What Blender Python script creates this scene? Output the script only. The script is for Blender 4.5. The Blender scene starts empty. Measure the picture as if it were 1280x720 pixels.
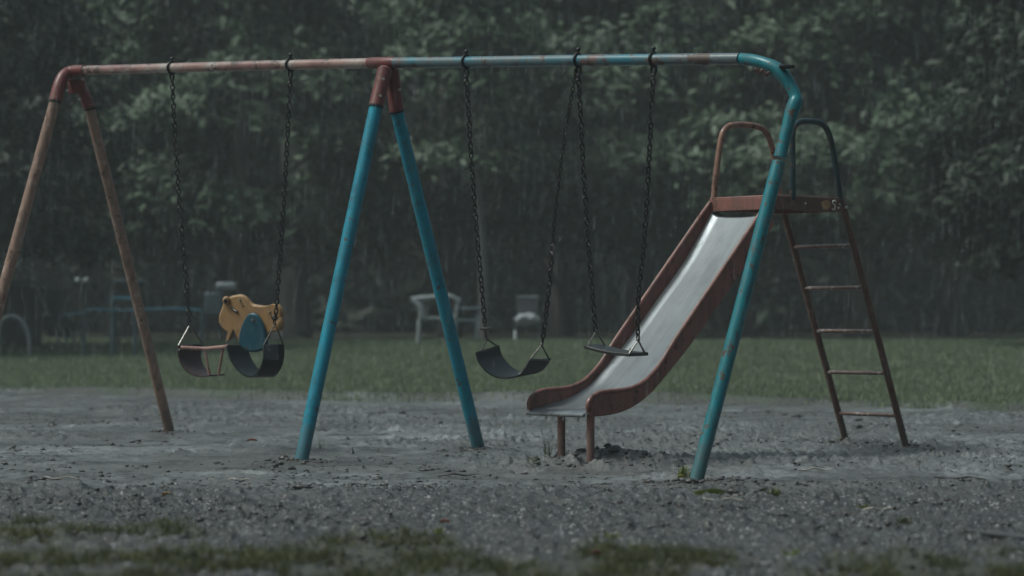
import bpy, math, random
import numpy as np
from mathutils import Vector, Matrix
random.seed(7); rng = np.random.default_rng(7)
S = bpy.context.scene; COL = S.collection
R = math.radians
# ------------------------------------------------------------------ camera
F = 3400.0; HC = 0.815; HOR = 400.0          # focal length in px of a 1280 frame, eye height, horizon row
cam = bpy.data.cameras.new('camera'); cob = bpy.data.objects.new('camera', cam); COL.objects.link(cob)
cob.location = (0, 0, HC); cob.rotation_euler = (R(90), 0, 0)
cam.sensor_width = 36; cam.lens = 36*F/1280; cam.shift_y = (HOR-360)/1280
cam.clip_start = 0.5; cam.clip_end = 2000
cam.dof.use_dof = True; cam.dof.focus_distance = 15.6; cam.dof.aperture_fstop = 2.2
S.camera = cob
# ------------------------------------------------------------------ overcast sky
w = bpy.data.worlds.new('World'); S.world = w; w.use_nodes = True
nt = w.node_tree; bg = nt.nodes['Background']
sky = nt.nodes.new('ShaderNodeTexSky'); sky.sky_type = 'NISHITA'; sky.sun_disc = False
SUN_EL, SUN_AZ = 58, -100
sky.sun_elevation = R(SUN_EL); sky.sun_rotation = R(SUN_AZ); sky.dust_density = 6; sky.air_density = 1.5
hs = nt.nodes.new('ShaderNodeHueSaturation'); hs.inputs['Saturation'].default_value = 0.78
nt.links.new(sky.outputs[0], hs.inputs['Color']); 
tc = nt.nodes.new('ShaderNodeTexCoord'); sx = nt.nodes.new('ShaderNodeSeparateXYZ'); nt.links.new(tc.outputs['Generated'], sx.inputs[0])
mr_ = nt.nodes.new('ShaderNodeMapRange'); nt.links.new(sx.outputs['Z'], mr_.inputs[0]); mr_.inputs[3].default_value = .35; mr_.inputs[4].default_value = 1.6
ov = nt.nodes.new('ShaderNodeVectorMath'); ov.operation = 'SCALE'; nt.links.new(hs.outputs[0], ov.inputs[0]); nt.links.new(mr_.outputs[0], ov.inputs['Scale'])
tn = nt.nodes.new('ShaderNodeVectorMath'); tn.operation = 'MULTIPLY'; nt.links.new(ov.outputs[0], tn.inputs[0]); tn.inputs[1].default_value = (.87, 1.0, .95)
nt.links.new(tn.outputs[0], bg.inputs[0])   # overcast: zenith brighter than the horizon
bg.inputs[1].default_value = 0.075
sl = bpy.data.lights.new('sun', 'SUN'); sl.energy = 2.4; sl.angle = R(18); sl.color = (.90, 1.0, .99)
so = bpy.data.objects.new('sun', sl); COL.objects.link(so)
az = R(SUN_AZ); d = Vector((math.sin(az)*math.cos(R(SUN_EL)), math.cos(az)*math.cos(R(SUN_EL)), math.sin(R(SUN_EL))))
so.rotation_euler = d.to_track_quat('Z', 'Y').to_euler(); so.location = (-8, 4, 12)
S.view_settings.view_transform = 'Standard'; S.view_settings.look = 'None'
S.view_settings.gamma = 1; S.view_settings.use_curve_mapping = False
S.view_settings.exposure = 0.12
S.render.engine = 'CYCLES'; S.cycles.use_denoising = True
S.cycles.max_bounces = 8; S.cycles.volume_bounces = 1; S.cycles.transparent_max_bounces = 24
# ------------------------------------------------------------------ numpy noise
def _h(ix, iy, s):
    n = (ix.astype(np.int64)*374761393 + iy.astype(np.int64)*668265263 + s*1442695041) & 0xffffffff
    n = ((n ^ (n >> 13))*1274126177) & 0xffffffff
    return ((n ^ (n >> 16)) & 0xffff)/65535.0
def vn(x, y, s=0):
    x = np.asarray(x, float); y = np.asarray(y, float)
    ix = np.floor(x); iy = np.floor(y); fx = x-ix; fy = y-iy
    fx = fx*fx*fx*(fx*(fx*6-15)+10); fy = fy*fy*fy*(fy*(fy*6-15)+10)
    a = _h(ix, iy, s); b = _h(ix+1, iy, s); c = _h(ix, iy+1, s); e = _h(ix+1, iy+1, s)
    return (a+(b-a)*fx)*(1-fy) + (c+(e-c)*fx)*fy
def fbm(x, y, s=0, o=4, g=.5):
    t = 0; a = 1; n = 0
    for k in range(o):
        t = t + a*vn(x*2**k+13.7*k, y*2**k-7.1*k, s+k); n += a; a *= g
    return t/n
def ss(a, b, x):
    t = np.clip((x-a)/(b-a), 0, 1); return t*t*(3-2*t)
# ------------------------------------------------------------------ ground height
def edge_y(x):                                   # where the sand stops and the lawn starts
    return 28.6 - 0.50*x + 0.35*np.sin(x*.9) + .5*(vn(x*.7, x*0+3, 5)-.5)
MOUNDS = [(.62, 16.0, .26, .22, .075), (.35, 15.8, .45, .25, .02), (2.15, 17.7, .75, .45, .04), (1.03, 14.2, .3, .25, .02), (-1.25, 16.1, .25, .2, .02),
          (-.2, 17.3, .3, .3, .03), (-2.43, 19.4, .5, .35, .035), (-.9, 13.3, 1.6, .5, .02), (1.4, 14.9, .9, .25, .04), (-3.2, 19.2, 1.4, .5, .05),
          (-2.2, 17.6, 1.2, .35, .03), (3.4, 16.2, 1.0, .3, .03)]
fr = np.random.default_rng(3)
STEPS = [(fr.uniform(-3.6, 3.6), fr.uniform(11.5, 22), fr.uniform(0, 3.14), fr.uniform(.6, 1.2)) for _ in range(150)]
def G(x, y, fine=True):
    x = np.asarray(x, float); y = np.asarray(y, float)
    ey = edge_y(x)
    lawn = ss(-.12, .12, y-ey)
    sand = (1-lawn)
    z = .05*(fbm(x*.35, y*.35, 11, 3)-.5)*sand
    for mx, my, rx, ry, hh in MOUNDS:
        z = z + hh*np.exp(-(((x-mx)/rx)**2+((y-my)/ry)**2))
    z = z + lawn*(.05 + .40*ss(0, 17, y-ey) + .05*(fbm(x*.3, y*.3, 21, 3)-.5))
    if fine:
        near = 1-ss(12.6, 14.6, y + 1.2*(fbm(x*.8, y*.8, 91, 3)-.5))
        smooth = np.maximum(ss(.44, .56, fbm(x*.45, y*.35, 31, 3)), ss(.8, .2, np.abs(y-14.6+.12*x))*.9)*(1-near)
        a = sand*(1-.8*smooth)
        z = z + a*.075*(fbm(x*2.0, y*1.1, 41, 4)-.5)
        r = 1-np.abs(fbm(x*7, y*7, 51, 3)*2-1)
        z = z + a*(.012+.012*near)*(r**4)
        z = z + a*(.030-.006*near)*np.maximum(0, fbm(x*15, y*15, 61, 3)-.56)*4
        z = z + sand*near*.004*(fbm(x*38, y*38, 71, 2)-.5)
        for sx, sy, sa, sc in STEPS:
            m = (np.abs(x-sx) < .4) & (np.abs(y-sy) < .4)
            if not m.any(): continue
            dx = x[m]-sx; dy = y[m]-sy; c, s_ = math.cos(sa), math.sin(sa)
            q = np.sqrt(((dx*c+dy*s_)/(.14*sc))**2+((-dx*s_+dy*c)/(.065*sc))**2)
            z[m] = z[m] + sand[m]*(-.022*np.exp(-q**4) + .014*np.exp(-((q-1.35)/.3)**2))
        z = z + lawn*.03*(fbm(x*3, y*3, 81, 3)-.5) - sand*.038 - lawn*.012
    return z
def g(x, y): return float(G(np.array([x]), np.array([y]))[0])
# ------------------------------------------------------------------ pixel ray -> world point at a chosen distance
def P(px, py, D): return Vector(((px-640)/F*D, D, HC+(HOR-py)/F*D))
# ------------------------------------------------------------------ mesh builder
class MB:
    def __init__(s): s.v = []; s.f = []; s.mi = []
    def add(s, vs, fs, mi=0):
        n = len(s.v); s.v += [tuple(p) for p in vs]; s.f += [tuple(i+n for i in q) for q in fs]; s.mi += [mi]*len(fs); return s
    def tube(s, pts, r, seg=16, cap=True, mi=0, flat=1.0):
        pts = [Vector(p) for p in pts]; n = len(pts)
        rs = r if isinstance(r, (list, tuple)) else [r]*n
        tg = []
        for i in range(n):
            a = pts[max(i-1, 0)]; b = pts[min(i+1, n-1)]; tg.append((b-a).normalized())
        up = Vector((0, 0, 1)) if abs(tg[0].z) < .9 else Vector((0, 1, 0))
        nx = tg[0].cross(up).normalized(); vs = []
        for i in range(n):
            if i:
                q = tg[i-1].rotation_difference(tg[i]); nx = q @ nx
            nx = (nx - tg[i]*nx.dot(tg[i])).normalized(); ny = tg[i].cross(nx)
            for k in range(seg):
                a = 2*math.pi*k/seg; vs.append(pts[i]+nx*math.cos(a)*rs[i]+ny*math.sin(a)*rs[i]*flat)
        fs = [(i*seg+k, i*seg+(k+1) % seg, (i+1)*seg+(k+1) % seg, (i+1)*seg+k) for i in range(n-1) for k in range(seg)]
        if cap: fs += [tuple(reversed(range(seg))), tuple((n-1)*seg+k for k in range(seg))]
        return s.add(vs, fs, mi)
    def box(s, c, ax, ay, az, mi=0):             # centre and three half-extent vectors
        c = Vector(c); ax, ay, az = Vector(ax), Vector(ay), Vector(az)
        vs = [c+ax*i+ay*j+az*k for k in (-1, 1) for j in (-1, 1) for i in (-1, 1)]
        return s.add(vs, [(0, 2, 3, 1), (4, 5, 7, 6), (0, 1, 5, 4), (2, 6, 7, 3), (0, 4, 6, 2), (1, 3, 7, 5)], mi)
    def ball(s, c, r, seg=10, ring=6, sc=(1, 1, 1), mi=0):
        c = Vector(c); vs = [c+Vector((0, 0, r*sc[2]))]
        for i in range(1, ring):
            t = math.pi*i/ring
            for k in range(seg):
                a = 2*math.pi*k/seg
                vs.append(c+Vector((r*sc[0]*math.sin(t)*math.cos(a), r*sc[1]*math.sin(t)*math.sin(a), r*sc[2]*math.cos(t))))
        vs.append(c-Vector((0, 0, r*sc[2]))); L = len(vs)-1
        fs = [(0, 1+k, 1+(k+1) % seg) for k in range(seg)]
        for i in range(ring-2):
            for k in range(seg):
                a = 1+i*seg; fs.append((a+k, a+seg+k, a+seg+(k+1) % seg, a+(k+1) % seg))
        a = 1+(ring-2)*seg; fs += [(L, a+(k+1) % seg, a+k) for k in range(seg)]
        return s.add(vs, fs, mi)
    def sheet(s, rows, th, mi=0):                # a grid of points given thickness th along its own normal
        n = len(rows); m = len(rows[0]); top = []; bot = []
        for i in range(n):
            for j in range(m):
                a = rows[min(i+1, n-1)][j]-rows[max(i-1, 0)][j]; b = rows[i][min(j+1, m-1)]-rows[i][max(j-1, 0)]
                nn = a.cross(b).normalized(); top.append(rows[i][j]+nn*th/2); bot.append(rows[i][j]-nn*th/2)
        N = n*m; fs = []
        for i in range(n-1):
            for j in range(m-1):
                q = (i*m+j, (i+1)*m+j, (i+1)*m+j+1, i*m+j+1); fs.append(q); fs.append(tuple(N+t for t in reversed(q)))
        for i in range(n-1):
            for j in (0, m-1):
                q = (i*m+j, i*m+j+N, (i+1)*m+j+N, (i+1)*m+j); fs.append(q if j == 0 else tuple(reversed(q)))
        for j in range(m-1):
            for i in (0, n-1):
                q = (i*m+j, i*m+j+1, i*m+j+1+N, i*m+j+N); fs.append(q if i == 0 else tuple(reversed(q)))
        return s.add(top+bot, fs, mi)
WORLD = {}
def wloc(o): return WORLD.get(o.name, Vector((0, 0, 0)))
def obj(name, mb, mats, parent=None, smooth=True, bevel=0, origin=None, sub=0, auto=35):
    vs = np.array(mb.v, float)
    c = Vector(origin) if origin is not None else Vector(((vs[:, 0].min()+vs[:, 0].max())/2, (vs[:, 1].min()+vs[:, 1].max())/2, vs[:, 2].min()))
    me = bpy.data.meshes.new(name); me.from_pydata([tuple(p) for p in (vs-np.array(c))], [], mb.f)
    if not isinstance(mats, (list, tuple)): mats = [mats]
    for m in mats: me.materials.append(m)
    if len(mats) > 1: me.polygons.foreach_set('material_index', mb.mi)
    me.validate(); me.update()
    o = bpy.data.objects.new(name, me); COL.objects.link(o)
    if smooth:
        me.polygons.foreach_set('use_smooth', [True]*len(me.polygons))
        try: me.set_sharp_from_angle(angle=R(auto))
        except Exception: pass
    if parent is not None:
        o.parent = parent; o.location = c-wloc(parent)
    else: o.location = c
    WORLD[o.name] = c
    if bevel:
        b = o.modifiers.new('bevel', 'BEVEL'); b.width = bevel; b.segments = 2; b.limit_method = 'ANGLE'
    if sub:
        b = o.modifiers.new('sub', 'SUBSURF'); b.levels = sub; b.render_levels = sub
    return o
def tag(o, label=None, cat=None, group=None, kind=None):
    if label: o['label'] = label
    if cat: o['category'] = cat
    if group: o['group'] = group
    if kind: o['kind'] = kind
    return o
def thing(name, loc, label, cat, group=None):
    o = bpy.data.objects.new(name, None); COL.objects.link(o); o.location = loc; o.empty_display_size = .1
    WORLD[o.name] = Vector(loc); return tag(o, label, cat, group)
def npmesh(name, verts, faces, mat, nper, attrs=None, smooth=False, loc=(0, 0, 0)):
    """fast mesh: faces is (n, nper) int array"""
    me = bpy.data.meshes.new(name); n = len(faces)
    me.vertices.add(len(verts)); me.vertices.foreach_set('co', np.ascontiguousarray(verts, np.float32).ravel())
    me.loops.add(n*nper); me.loops.foreach_set('vertex_index', np.ascontiguousarray(faces, np.int32).ravel())
    me.polygons.add(n); me.polygons.foreach_set('loop_start', np.arange(0, n*nper, nper, dtype=np.int32))
    try: me.polygons.foreach_set('loop_total', np.full(n, nper, np.int32))
    except Exception: pass
    if smooth: me.polygons.foreach_set('use_smooth', np.ones(n, bool))
    for k, a in (attrs or {}).items():
        at = me.attributes.new(k, 'FLOAT', 'POINT'); at.data.foreach_set('value', np.ascontiguousarray(a, np.float32))
    me.update(calc_edges=True); me.materials.append(mat)
    o = bpy.data.objects.new(name, me); COL.objects.link(o); o.location = loc; WORLD[o.name] = Vector(loc); return o
def smoothpath(pts, n=8):                        # Catmull-Rom through points
    p = [Vector(q) for q in pts]; p = [p[0]*2-p[1]]+p+[p[-1]*2-p[-2]]; out = []
    for i in range(1, len(p)-2):
        for k in range(n):
            t = k/n; a, b, c, e = p[i-1], p[i], p[i+1], p[i+2]
            out.append(.5*((2*b)+(c-a)*t+(2*a-5*b+4*c-e)*t*t+(3*b-a-3*c+e)*t**3))
    out.append(p[-2]); return out
# ------------------------------------------------------------------ materials
class N:
    def __init__(s, name):
        s.m = bpy.data.materials.new(name); s.m.use_nodes = True; s.t = s.m.node_tree; s.b = s.t.nodes['Principled BSDF']
        s.pos = s.t.nodes.new('ShaderNodeNewGeometry').outputs['Position']
    def link(s, a, b): s.t.links.new(a, b)
    def noise(s, scale, detail=4, rough=.55, vec=None, stretch=None):
        n = s.t.nodes.new('ShaderNodeTexNoise'); n.inputs['Scale'].default_value = scale
        n.inputs['Detail'].default_value = detail; n.inputs['Roughness'].default_value = rough
        v = vec or s.pos
        if stretch:
            mp = s.t.nodes.new('ShaderNodeMapping'); mp.inputs['Scale'].default_value = stretch; s.link(v, mp.inputs[0]); v = mp.outputs[0]
        s.link(v, n.inputs['Vector']); return n.outputs['Fac']
    def voro(s, scale, feature='F1'):
        n = s.t.nodes.new('ShaderNodeTexVoronoi'); n.inputs['Scale'].default_value = scale; n.feature = feature
        s.link(s.pos, n.inputs['Vector']); return n.outputs['Distance']
    def ramp(s, fac, stops):
        r = s.t.nodes.new('ShaderNodeValToRGB'); e = r.color_ramp.elements
        while len(e) < len(stops): e.new(.5)
        for i, (p, c) in enumerate(stops):
            e[i].position = p; e[i].color = (c, c, c, 1) if isinstance(c, (int, float)) else (*c, 1)
        s.link(fac, r.inputs[0]); return r.outputs[0]
    def mix(s, f, a, b, mode='MIX'):
        n = s.t.nodes.new('ShaderNodeMix'); n.data_type = 'RGBA'; n.blend_type = mode
        for sock, v in ((n.inputs[0], f), (n.inputs[6], a), (n.inputs[7], b)):
            if hasattr(v, 'is_output'): s.link(v, sock)
            elif isinstance(v, (int, float)): sock.default_value = v if sock == n.inputs[0] else (v, v, v, 1)
            else: sock.default_value = (*v, 1)
        return n.outputs[2]
    def math(s, op, a, b=0.0):
        n = s.t.nodes.new('ShaderNodeMath'); n.operation = op
        for i, v in enumerate((a, b)):
            if hasattr(v, 'is_output'): s.link(v, n.inputs[i])
            else: n.inputs[i].default_value = v
        return n.outputs[0]
    def attr(s, name):
        n = s.t.nodes.new('ShaderNodeAttribute'); n.attribute_name = name; return n.outputs['Fac']
    def set(s, k, v):
        if hasattr(v, 'is_output'): s.link(v, s.b.inputs[k])
        elif isinstance(v, (tuple, list)): s.b.inputs[k].default_value = (*v, 1)
        else: s.b.inputs[k].default_value = v
        return s
    def bump(s, h, strength=.3, dist=.01):
        n = s.t.nodes.new('ShaderNodeBump'); n.inputs['Strength'].default_value = strength; n.inputs['Distance'].default_value = dist
        s.link(h, n.inputs['Height'])
        s.link(n.outputs[0], s.b.inputs['Normal']); return s
def paint(name, col, worn=None, rust=.5, rough=.38, scale=14, metal=0.0, dirt=.5):
    m = N(name); worn = worn or tuple(c*.55 for c in col)
    c = m.mix(m.ramp(m.noise(5, 3), [(.35, 0), (.7, 1)]), col, tuple(x*.8+.015 for x in col))
    c = m.mix(m.ramp(m.noise(scale, 5, .65), [(.55, 0), (.63, 1)]), c, worn)
    rf = m.ramp(m.noise(scale*1.6, 7, .7), [(.62-.12*rust, 0), (.66-.10*rust, 1)])
    rc = m.mix(m.noise(60, 3), (.035, .018, .012), (.13, .055, .03))
    c = m.mix(rf, c, rc)
    dz = m.ramp(m.noise(30, 4, .6, stretch=(1, 1, .15)), [(.45, 0), (.75, 1)])
    c = m.mix(m.math('MULTIPLY', dz, dirt), c, (.03, .028, .026))
    sz = m.t.nodes.new('ShaderNodeSeparateXYZ'); m.link(m.pos, sz.inputs[0])
    mh = m.math('ADD', sz.outputs['Z'], m.math('MULTIPLY', m.noise(38, 6, .75), -.34)); mf = m.ramp(mh, [(.0, 1), (.018, 0)])
    c = m.mix(m.math('MULTIPLY', mf, .45), c, (.085, .08, .075))
    m.set('Base Color', c).set('Metallic', metal)
    m.set('Roughness', m.mix(rf, rough, .7)).set('Coat Weight', .10).set('Coat Roughness', .08).set('Specular IOR Level', .25)
    drop = m.ramp(m.voro(170), [(.0, 1), (.32, .25), (.45, 0)])
    h = m.math('ADD', m.math('MULTIPLY', drop, .6), m.math('MULTIPLY', rf, -.5))
    m.bump(m.math('ADD', h, m.math('MULTIPLY', m.noise(90, 3), .4)), .35, .003); return m.m
def plain(name, col, rough=.5, metal=0.0, var=.25, scale=30, coat=.2):
    m = N(name)
    m.set('Base Color', m.mix(m.ramp(m.noise(scale, 5), [(.35, 0), (.65, 1)]), col, tuple(c*(1-var) for c in col)))
    m.set('Roughness', rough).set('Metallic', metal).set('Specular IOR Level', .35).set('Coat Weight', coat*.3).set('Coat Roughness', .15)
    m.bump(m.noise(scale*4, 3), .25, .003); return m.m
RED = paint('fitting_red', (.14, .034, .034), (.16, .06, .05), .3, scale=18)
TAN = paint('leg_tan', (.25, .155, .12), (.32, .23, .19), .25, scale=16, dirt=.6)
BLUE = paint('leg_blue', (.0003, .185, .265), (.002, .13, .19), .10, rough=.42, scale=12, dirt=.35)
TEAL = paint('leg_teal', (.001, .14, .17), (.03, .13, .16), .35, rough=.33, scale=11, dirt=.5)
HOOPT = paint('hoop_dark_teal', (.004, .026, .034), (.01, .02, .022), .4)
HOOPB = paint('hoop_brown', (.21, .11, .08), (.10, .055, .045), .45)
SLIDER = paint('slide_red', (.21, .09, .074), (.15, .075, .065), .3, scale=9, dirt=.55)
LADR = paint('ladder_rust', (.10, .05, .04), (.14, .085, .07), .6, scale=20)
RUNG = paint('rung_worn', (.16, .10, .09), (.30, .27, .26), .3, rough=.28, scale=16, metal=.3)
def bar_mat(name, a, b, c_, t1, t2):
    m = N(name)
    c = m.mix(m.ramp(m.noise(3.2, 5, .6), t1), a, b)
    c = m.mix(m.ramp(m.noise(4.6, 6, .65, stretch=(1, 1, 2.5)), t2), c, c_)
    rf = m.ramp(m.noise(9, 8, .72), [(.54, 0), (.60, 1)])
    c = m.mix(rf, c, (.05, .025, .02))
    m.set('Base Color', c).set('Roughness', m.mix(rf, .3, .65)).set('Coat Weight', .4).set('Coat Roughness', .1)
    m.bump(m.math('ADD', m.math('MULTIPLY', rf, -.6), m.noise(80, 4)), .35, .003); return m.m
BARS = bar_mat('crossbar_salmon', (.26, .155, .135), (.16, .07, .065), (.28, .24, .22), [(.42, 0), (.6, 1)], [(.5, 0), (.62, 1)])
BART = bar_mat('crossbar_teal', (.012, .11, .15), (.07, .09, .10), (.11, .05, .042), [(.40, 0), (.55, 1)], [(.56, 0), (.64, 1)])
CHAIN = plain('chain_dark_steel', (.014, .014, .014), .4, .3, .5, 120)
HOOK = plain('hook_steel', (.14, .13, .12), .3, .8, .5, 80)
BOLT = plain('bolt_zinc', (.6, .6, .58), .3, .9, .2, 90)
BLACK = plain('belt_rubber', (.005, .006, .0065), .38, 0, .3, 40)
BROWNB = plain('belt_brown_rubber', (.05, .032, .031), .4, 0, .35, 30)
PADG = plain('belt_pad', (.065, .068, .072), .35, 0, .3, 40)
SEATW = plain('wet_plank', (.025, .025, .025), .3, 0, .5, 30)
STRUT = paint('strut_pink', (.30, .17, .15), (.2, .09, .08), .3, scale=30)
YEL = paint('panel_yellow', (.27, .150, .065), (.20, .115, .06), .02, .42, 7, dirt=.22)
YELD = plain('panel_dark', (.02, .016, .014), .5, 0, .2, 12)
SADL = paint('saddle_blue', (.001, .046, .072), (.002, .045, .065), .0, .45, 8, dirt=.25)
m = N('chute_steel')
dt = m.t.nodes.new('ShaderNodeVectorMath'); dt.operation = 'DOT_PRODUCT'; m.link(m.pos, dt.inputs[0]); dt.inputs[1].default_value = (.65, -.76, 0)
sz_ = m.t.nodes.new('ShaderNodeSeparateXYZ'); m.link(m.pos, sz_.inputs[0]); cx_ = m.t.nodes.new('ShaderNodeCombineXYZ')
m.link(m.math('MULTIPLY', dt.outputs['Value'], 9.0), cx_.inputs[0]); m.link(m.math('MULTIPLY', sz_.outputs['Z'], 1.2), cx_.inputs[1])
sc = m.mix(.5, m.ramp(m.noise(6, 6, .6), [(.35, 0), (.68, 1)]), m.ramp(m.noise(2.0, 6, .7, vec=cx_.outputs[0]), [(.40, 0), (.62, 1)]))
m.set('Base Color', m.mix(sc, (.25, .262, .278), (.10, .105, .114))).set('Metallic', .55).set('Roughness', m.mix(sc, .30, .46))
m.bump(m.noise(50, 5, stretch=(1, 1, .3)), .18, .003); STEEL = m.m
# ------------------------------------------------------------------ GROUND (one sheet)
def axis(segs):
    out = [segs[0][0]]
    for a, b, st in segs:
        n = max(1, int(round((b-a)/st))); out += list(a+(b-a)*(np.arange(1, n+1)/n))
    return np.array(out)
xs = axis([(-400, -60, 40), (-60, -12, 4), (-12, -5, .12), (-5, -3.3, .02), (-3.3, 3.3, .0085), (3.3, 5, .02), (5, 12, .12), (12, 60, 4), (60, 400, 40)])
yn = [7.9]
while yn[-1] < 34: yn.append(yn[-1]*(1.0021 if yn[-1] < 20 else 1.004))
while yn[-1] < 70: yn.append(yn[-1]+.4)
ys = np.concatenate([axis([(-300, -20, 40), (-20, 0, 2), (0, 7.8, .2)]), np.array(yn), axis([(71, 120, 6), (160, 700, 60)])])
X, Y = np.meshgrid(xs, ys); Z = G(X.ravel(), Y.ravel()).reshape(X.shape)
nx_, ny_ = len(xs), len(ys)
V = np.stack([X, Y, Z], -1).reshape(-1, 3)
ii = (np.arange(ny_-1)[:, None]*nx_+np.arange(nx_-1)[None, :]).ravel()
Fq = np.stack([ii, ii+1, ii+nx_+1, ii+nx_], -1)
x_, y_ = X.ravel(), Y.ravel()
lawnm = ss(-.5, .6, y_-edge_y(x_) + 2.2*(fbm(x_*2.2, y_*1.0, 9, 4)-.55))
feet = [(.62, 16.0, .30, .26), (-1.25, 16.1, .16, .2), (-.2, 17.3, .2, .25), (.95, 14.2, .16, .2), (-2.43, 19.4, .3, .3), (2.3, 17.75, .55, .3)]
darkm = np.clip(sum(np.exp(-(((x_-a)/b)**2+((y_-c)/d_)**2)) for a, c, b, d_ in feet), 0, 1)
nearm = 1-ss(12.6, 14.6, y_ + 1.2*(fbm(x_*.8, y_*.8, 91, 3)-.5))
def fgrass(x, y):                                 # where grass survives in the foreground mud
    lim = 10.1 - .55*x*np.where(x > 0, .5, 1.0) + .9*(fbm(x*1.1, y*.9, 111, 4)-.5)*2
    big = ss(.25, -.35, y-lim)*ss(.44, .58, fbm(x*2.2, y*1.6, 121, 3))
    big = big + .75*ss(9.7, 8.9, y+.25*x)*ss(.36, .56, fbm(x*3, y*2.2, 191, 3))
    return np.clip(big, 0, 1)
fg = fgrass(x_, y_)*(y_ < 14)
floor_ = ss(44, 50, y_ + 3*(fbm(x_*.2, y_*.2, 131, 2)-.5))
m = N('ground_wet_mud')
la, ne, fo, fl = m.attr('lawn'), m.attr('near'), m.attr('grassy'), m.attr('floor')
sand = m.mix(m.ramp(m.noise(1.7, 6, .6), [(.35, 0), (.65, 1)]), (.20, .205, .215), (.115, .118, .122))
sand = m.mix(m.ramp(m.noise(9, 8, .78), [(.50, 0), (.57, 1)]), sand, (.045, .044, .043))
sand = m.mix(m.ramp(m.noise(.42, 5, .6), [(.42, 0), (.56, .85)]), sand, (.075, .073, .070))
sand = m.mix(m.ramp(m.noise(1.3, 6, .65, stretch=(.8, .55, 1)), [(.47, 0), (.56, 1)]), sand, m.mix(.6, sand, (.075, .073, .071)))
mud = m.mix(m.ramp(m.noise(11, 9, .8), [(.42, 0), (.56, 1)]), (.042, .040, .037), (.011, .010, .009))
mud = m.mix(m.ramp(m.noise(55, 4, .7), [(.58, 0), (.63, 1)]), mud, (.26, .26, .26))  # pale specks: wet sparkle painted into the mud colour
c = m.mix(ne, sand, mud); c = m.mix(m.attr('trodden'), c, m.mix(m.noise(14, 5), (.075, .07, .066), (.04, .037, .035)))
turf = m.mix(m.ramp(m.noise(1.2, 6, .7), [(.35, 0), (.65, 1)]), (.045, .060, .036), (.035, .045, .028))
c = m.mix(fo, c, (.028, .028, .016)); c = m.mix(la, c, turf)
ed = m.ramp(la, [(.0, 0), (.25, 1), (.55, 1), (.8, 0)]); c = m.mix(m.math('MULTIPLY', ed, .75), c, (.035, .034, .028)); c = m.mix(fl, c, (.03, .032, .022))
wet = m.ramp(m.noise(2.6, 5, .6), [(.38, 0), (.60, 1)])
m.set('Base Color', c)
rr = m.mix(wet, .15, .45); rr = m.mix(ne, rr, .27); rr = m.mix(la, rr, .8); m.set('Roughness', rr); m.set('Specular IOR Level', m.mix(la, .65, .2))
h = m.math('ADD', m.math('MULTIPLY', m.noise(28, 8, .75), 1.0), m.math('MULTIPLY', m.noise(110, 4, .7), .35))
m.bump(h, .8, .018); GROUND = m.m
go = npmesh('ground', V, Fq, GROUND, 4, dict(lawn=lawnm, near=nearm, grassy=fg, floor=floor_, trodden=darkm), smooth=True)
tag(go, kind='structure')
# ------------------------------------------------------------------ PLAYGROUND SWING FRAME
def bolt(parent, p, dirn, r=.012, name='bolt'):
    mb = MB(); p = Vector(p); dirn = Vector(dirn).normalized(); mb.tube([p-dirn*.004, p+dirn*.012], r, 6); mb.tube([p+dirn*.012, p+dirn*.022], r*.5, 8)
    return obj(name, mb, BOLT, parent, smooth=False)
DL, DM, DR = 18.63, 16.70, 14.77
def bard(px):                                     # distance of the crossbar along its run
    if px < 485: t = (px-88)/397; return 1/(1/DL+t*(1/DM-1/DL))
    t = (px-485)/475; return 1/(1/DM+t*(1/DR-1/DM))
def bary(px): return np.interp(px, [88, 300, 485, 583, 723, 817, 930], [88.5, 82.5, 78.5, 77.5, 75.5, 74.5, 73.5])
def bp(px, dy=0): return P(px, bary(px)+dy, bard(px))
ff = P(375, 572, 16.1); bf = P(600, 560, 17.3); lf = P(-52, 552, 18.25); lb = P(213, 543, 19.38); rf_ = P(868, 595, 14.2)
for q in (ff, bf, lf, lb, rf_): q.z = g(q.x, q.y)-.04
SWF = thing('swing_set_frame', (bp(485).x, bp(485).y, g(bp(485).x, bp(485).y)), 'rusty swing frame with salmon and teal crossbar, tan and blue legs, bent right corner', 'swing frame')
pts = [bp(x) for x in np.linspace(103, 470, 12)]
obj('crossbar', MB().tube(pts, .032, 20), BARS, SWF)['label'] = 'faded salmon crossbar tube with dark scrapes'
# coupling between the two halves
obj('coupling_sleeve', MB().tube([bp(461), bp(463), bp(492), bp(494)], [.033, .0365, .0365, .033], 20), RED, SWF)
pts = [bp(x) for x in np.linspace(494, 925, 14)]
corner = [(925, 73.5, DR+.14), (945, 76, DR+.04), (962, 81.5, DR-.02), (976, 91, DR-.05), (987, 105, DR-.07), (994, 120, DR-.09), (994, 128, DR-.1), (989, 142, DR-.11), (983, 165, DR-.13), (975, 197, DR-.15)]
cpts = [P(*c) for c in corner]
top = cpts[-1]
legp = [top.lerp(rf_, t) for t in np.linspace(.03, 1, 10)]
obj('crossbar', MB().tube(pts, .033, 20), BART, SWF)['label'] = 'worn teal crossbar tube with rust and grey patches'
cp2 = smoothpath(cpts, 4)
rad = [.033]*8 + [.036+.004*math.sin(i*.45) for i in range(len(cp2)-8)]
rad = [min(.046, max(.033, r_)) for r_ in rad]
co = obj('bent_corner', MB().tube(cp2, rad, 20), TEAL, SWF); co['label'] = 'buckled teal corner with a kink and peeling rust'
obj('leg', MB().tube([legp[0]-(legp[1]-legp[0])*.15]+legp, [.036]+[.0375]*10, 20), TEAL, SWF)['label'] = 'long teal leg planted in front of the slide'
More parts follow.
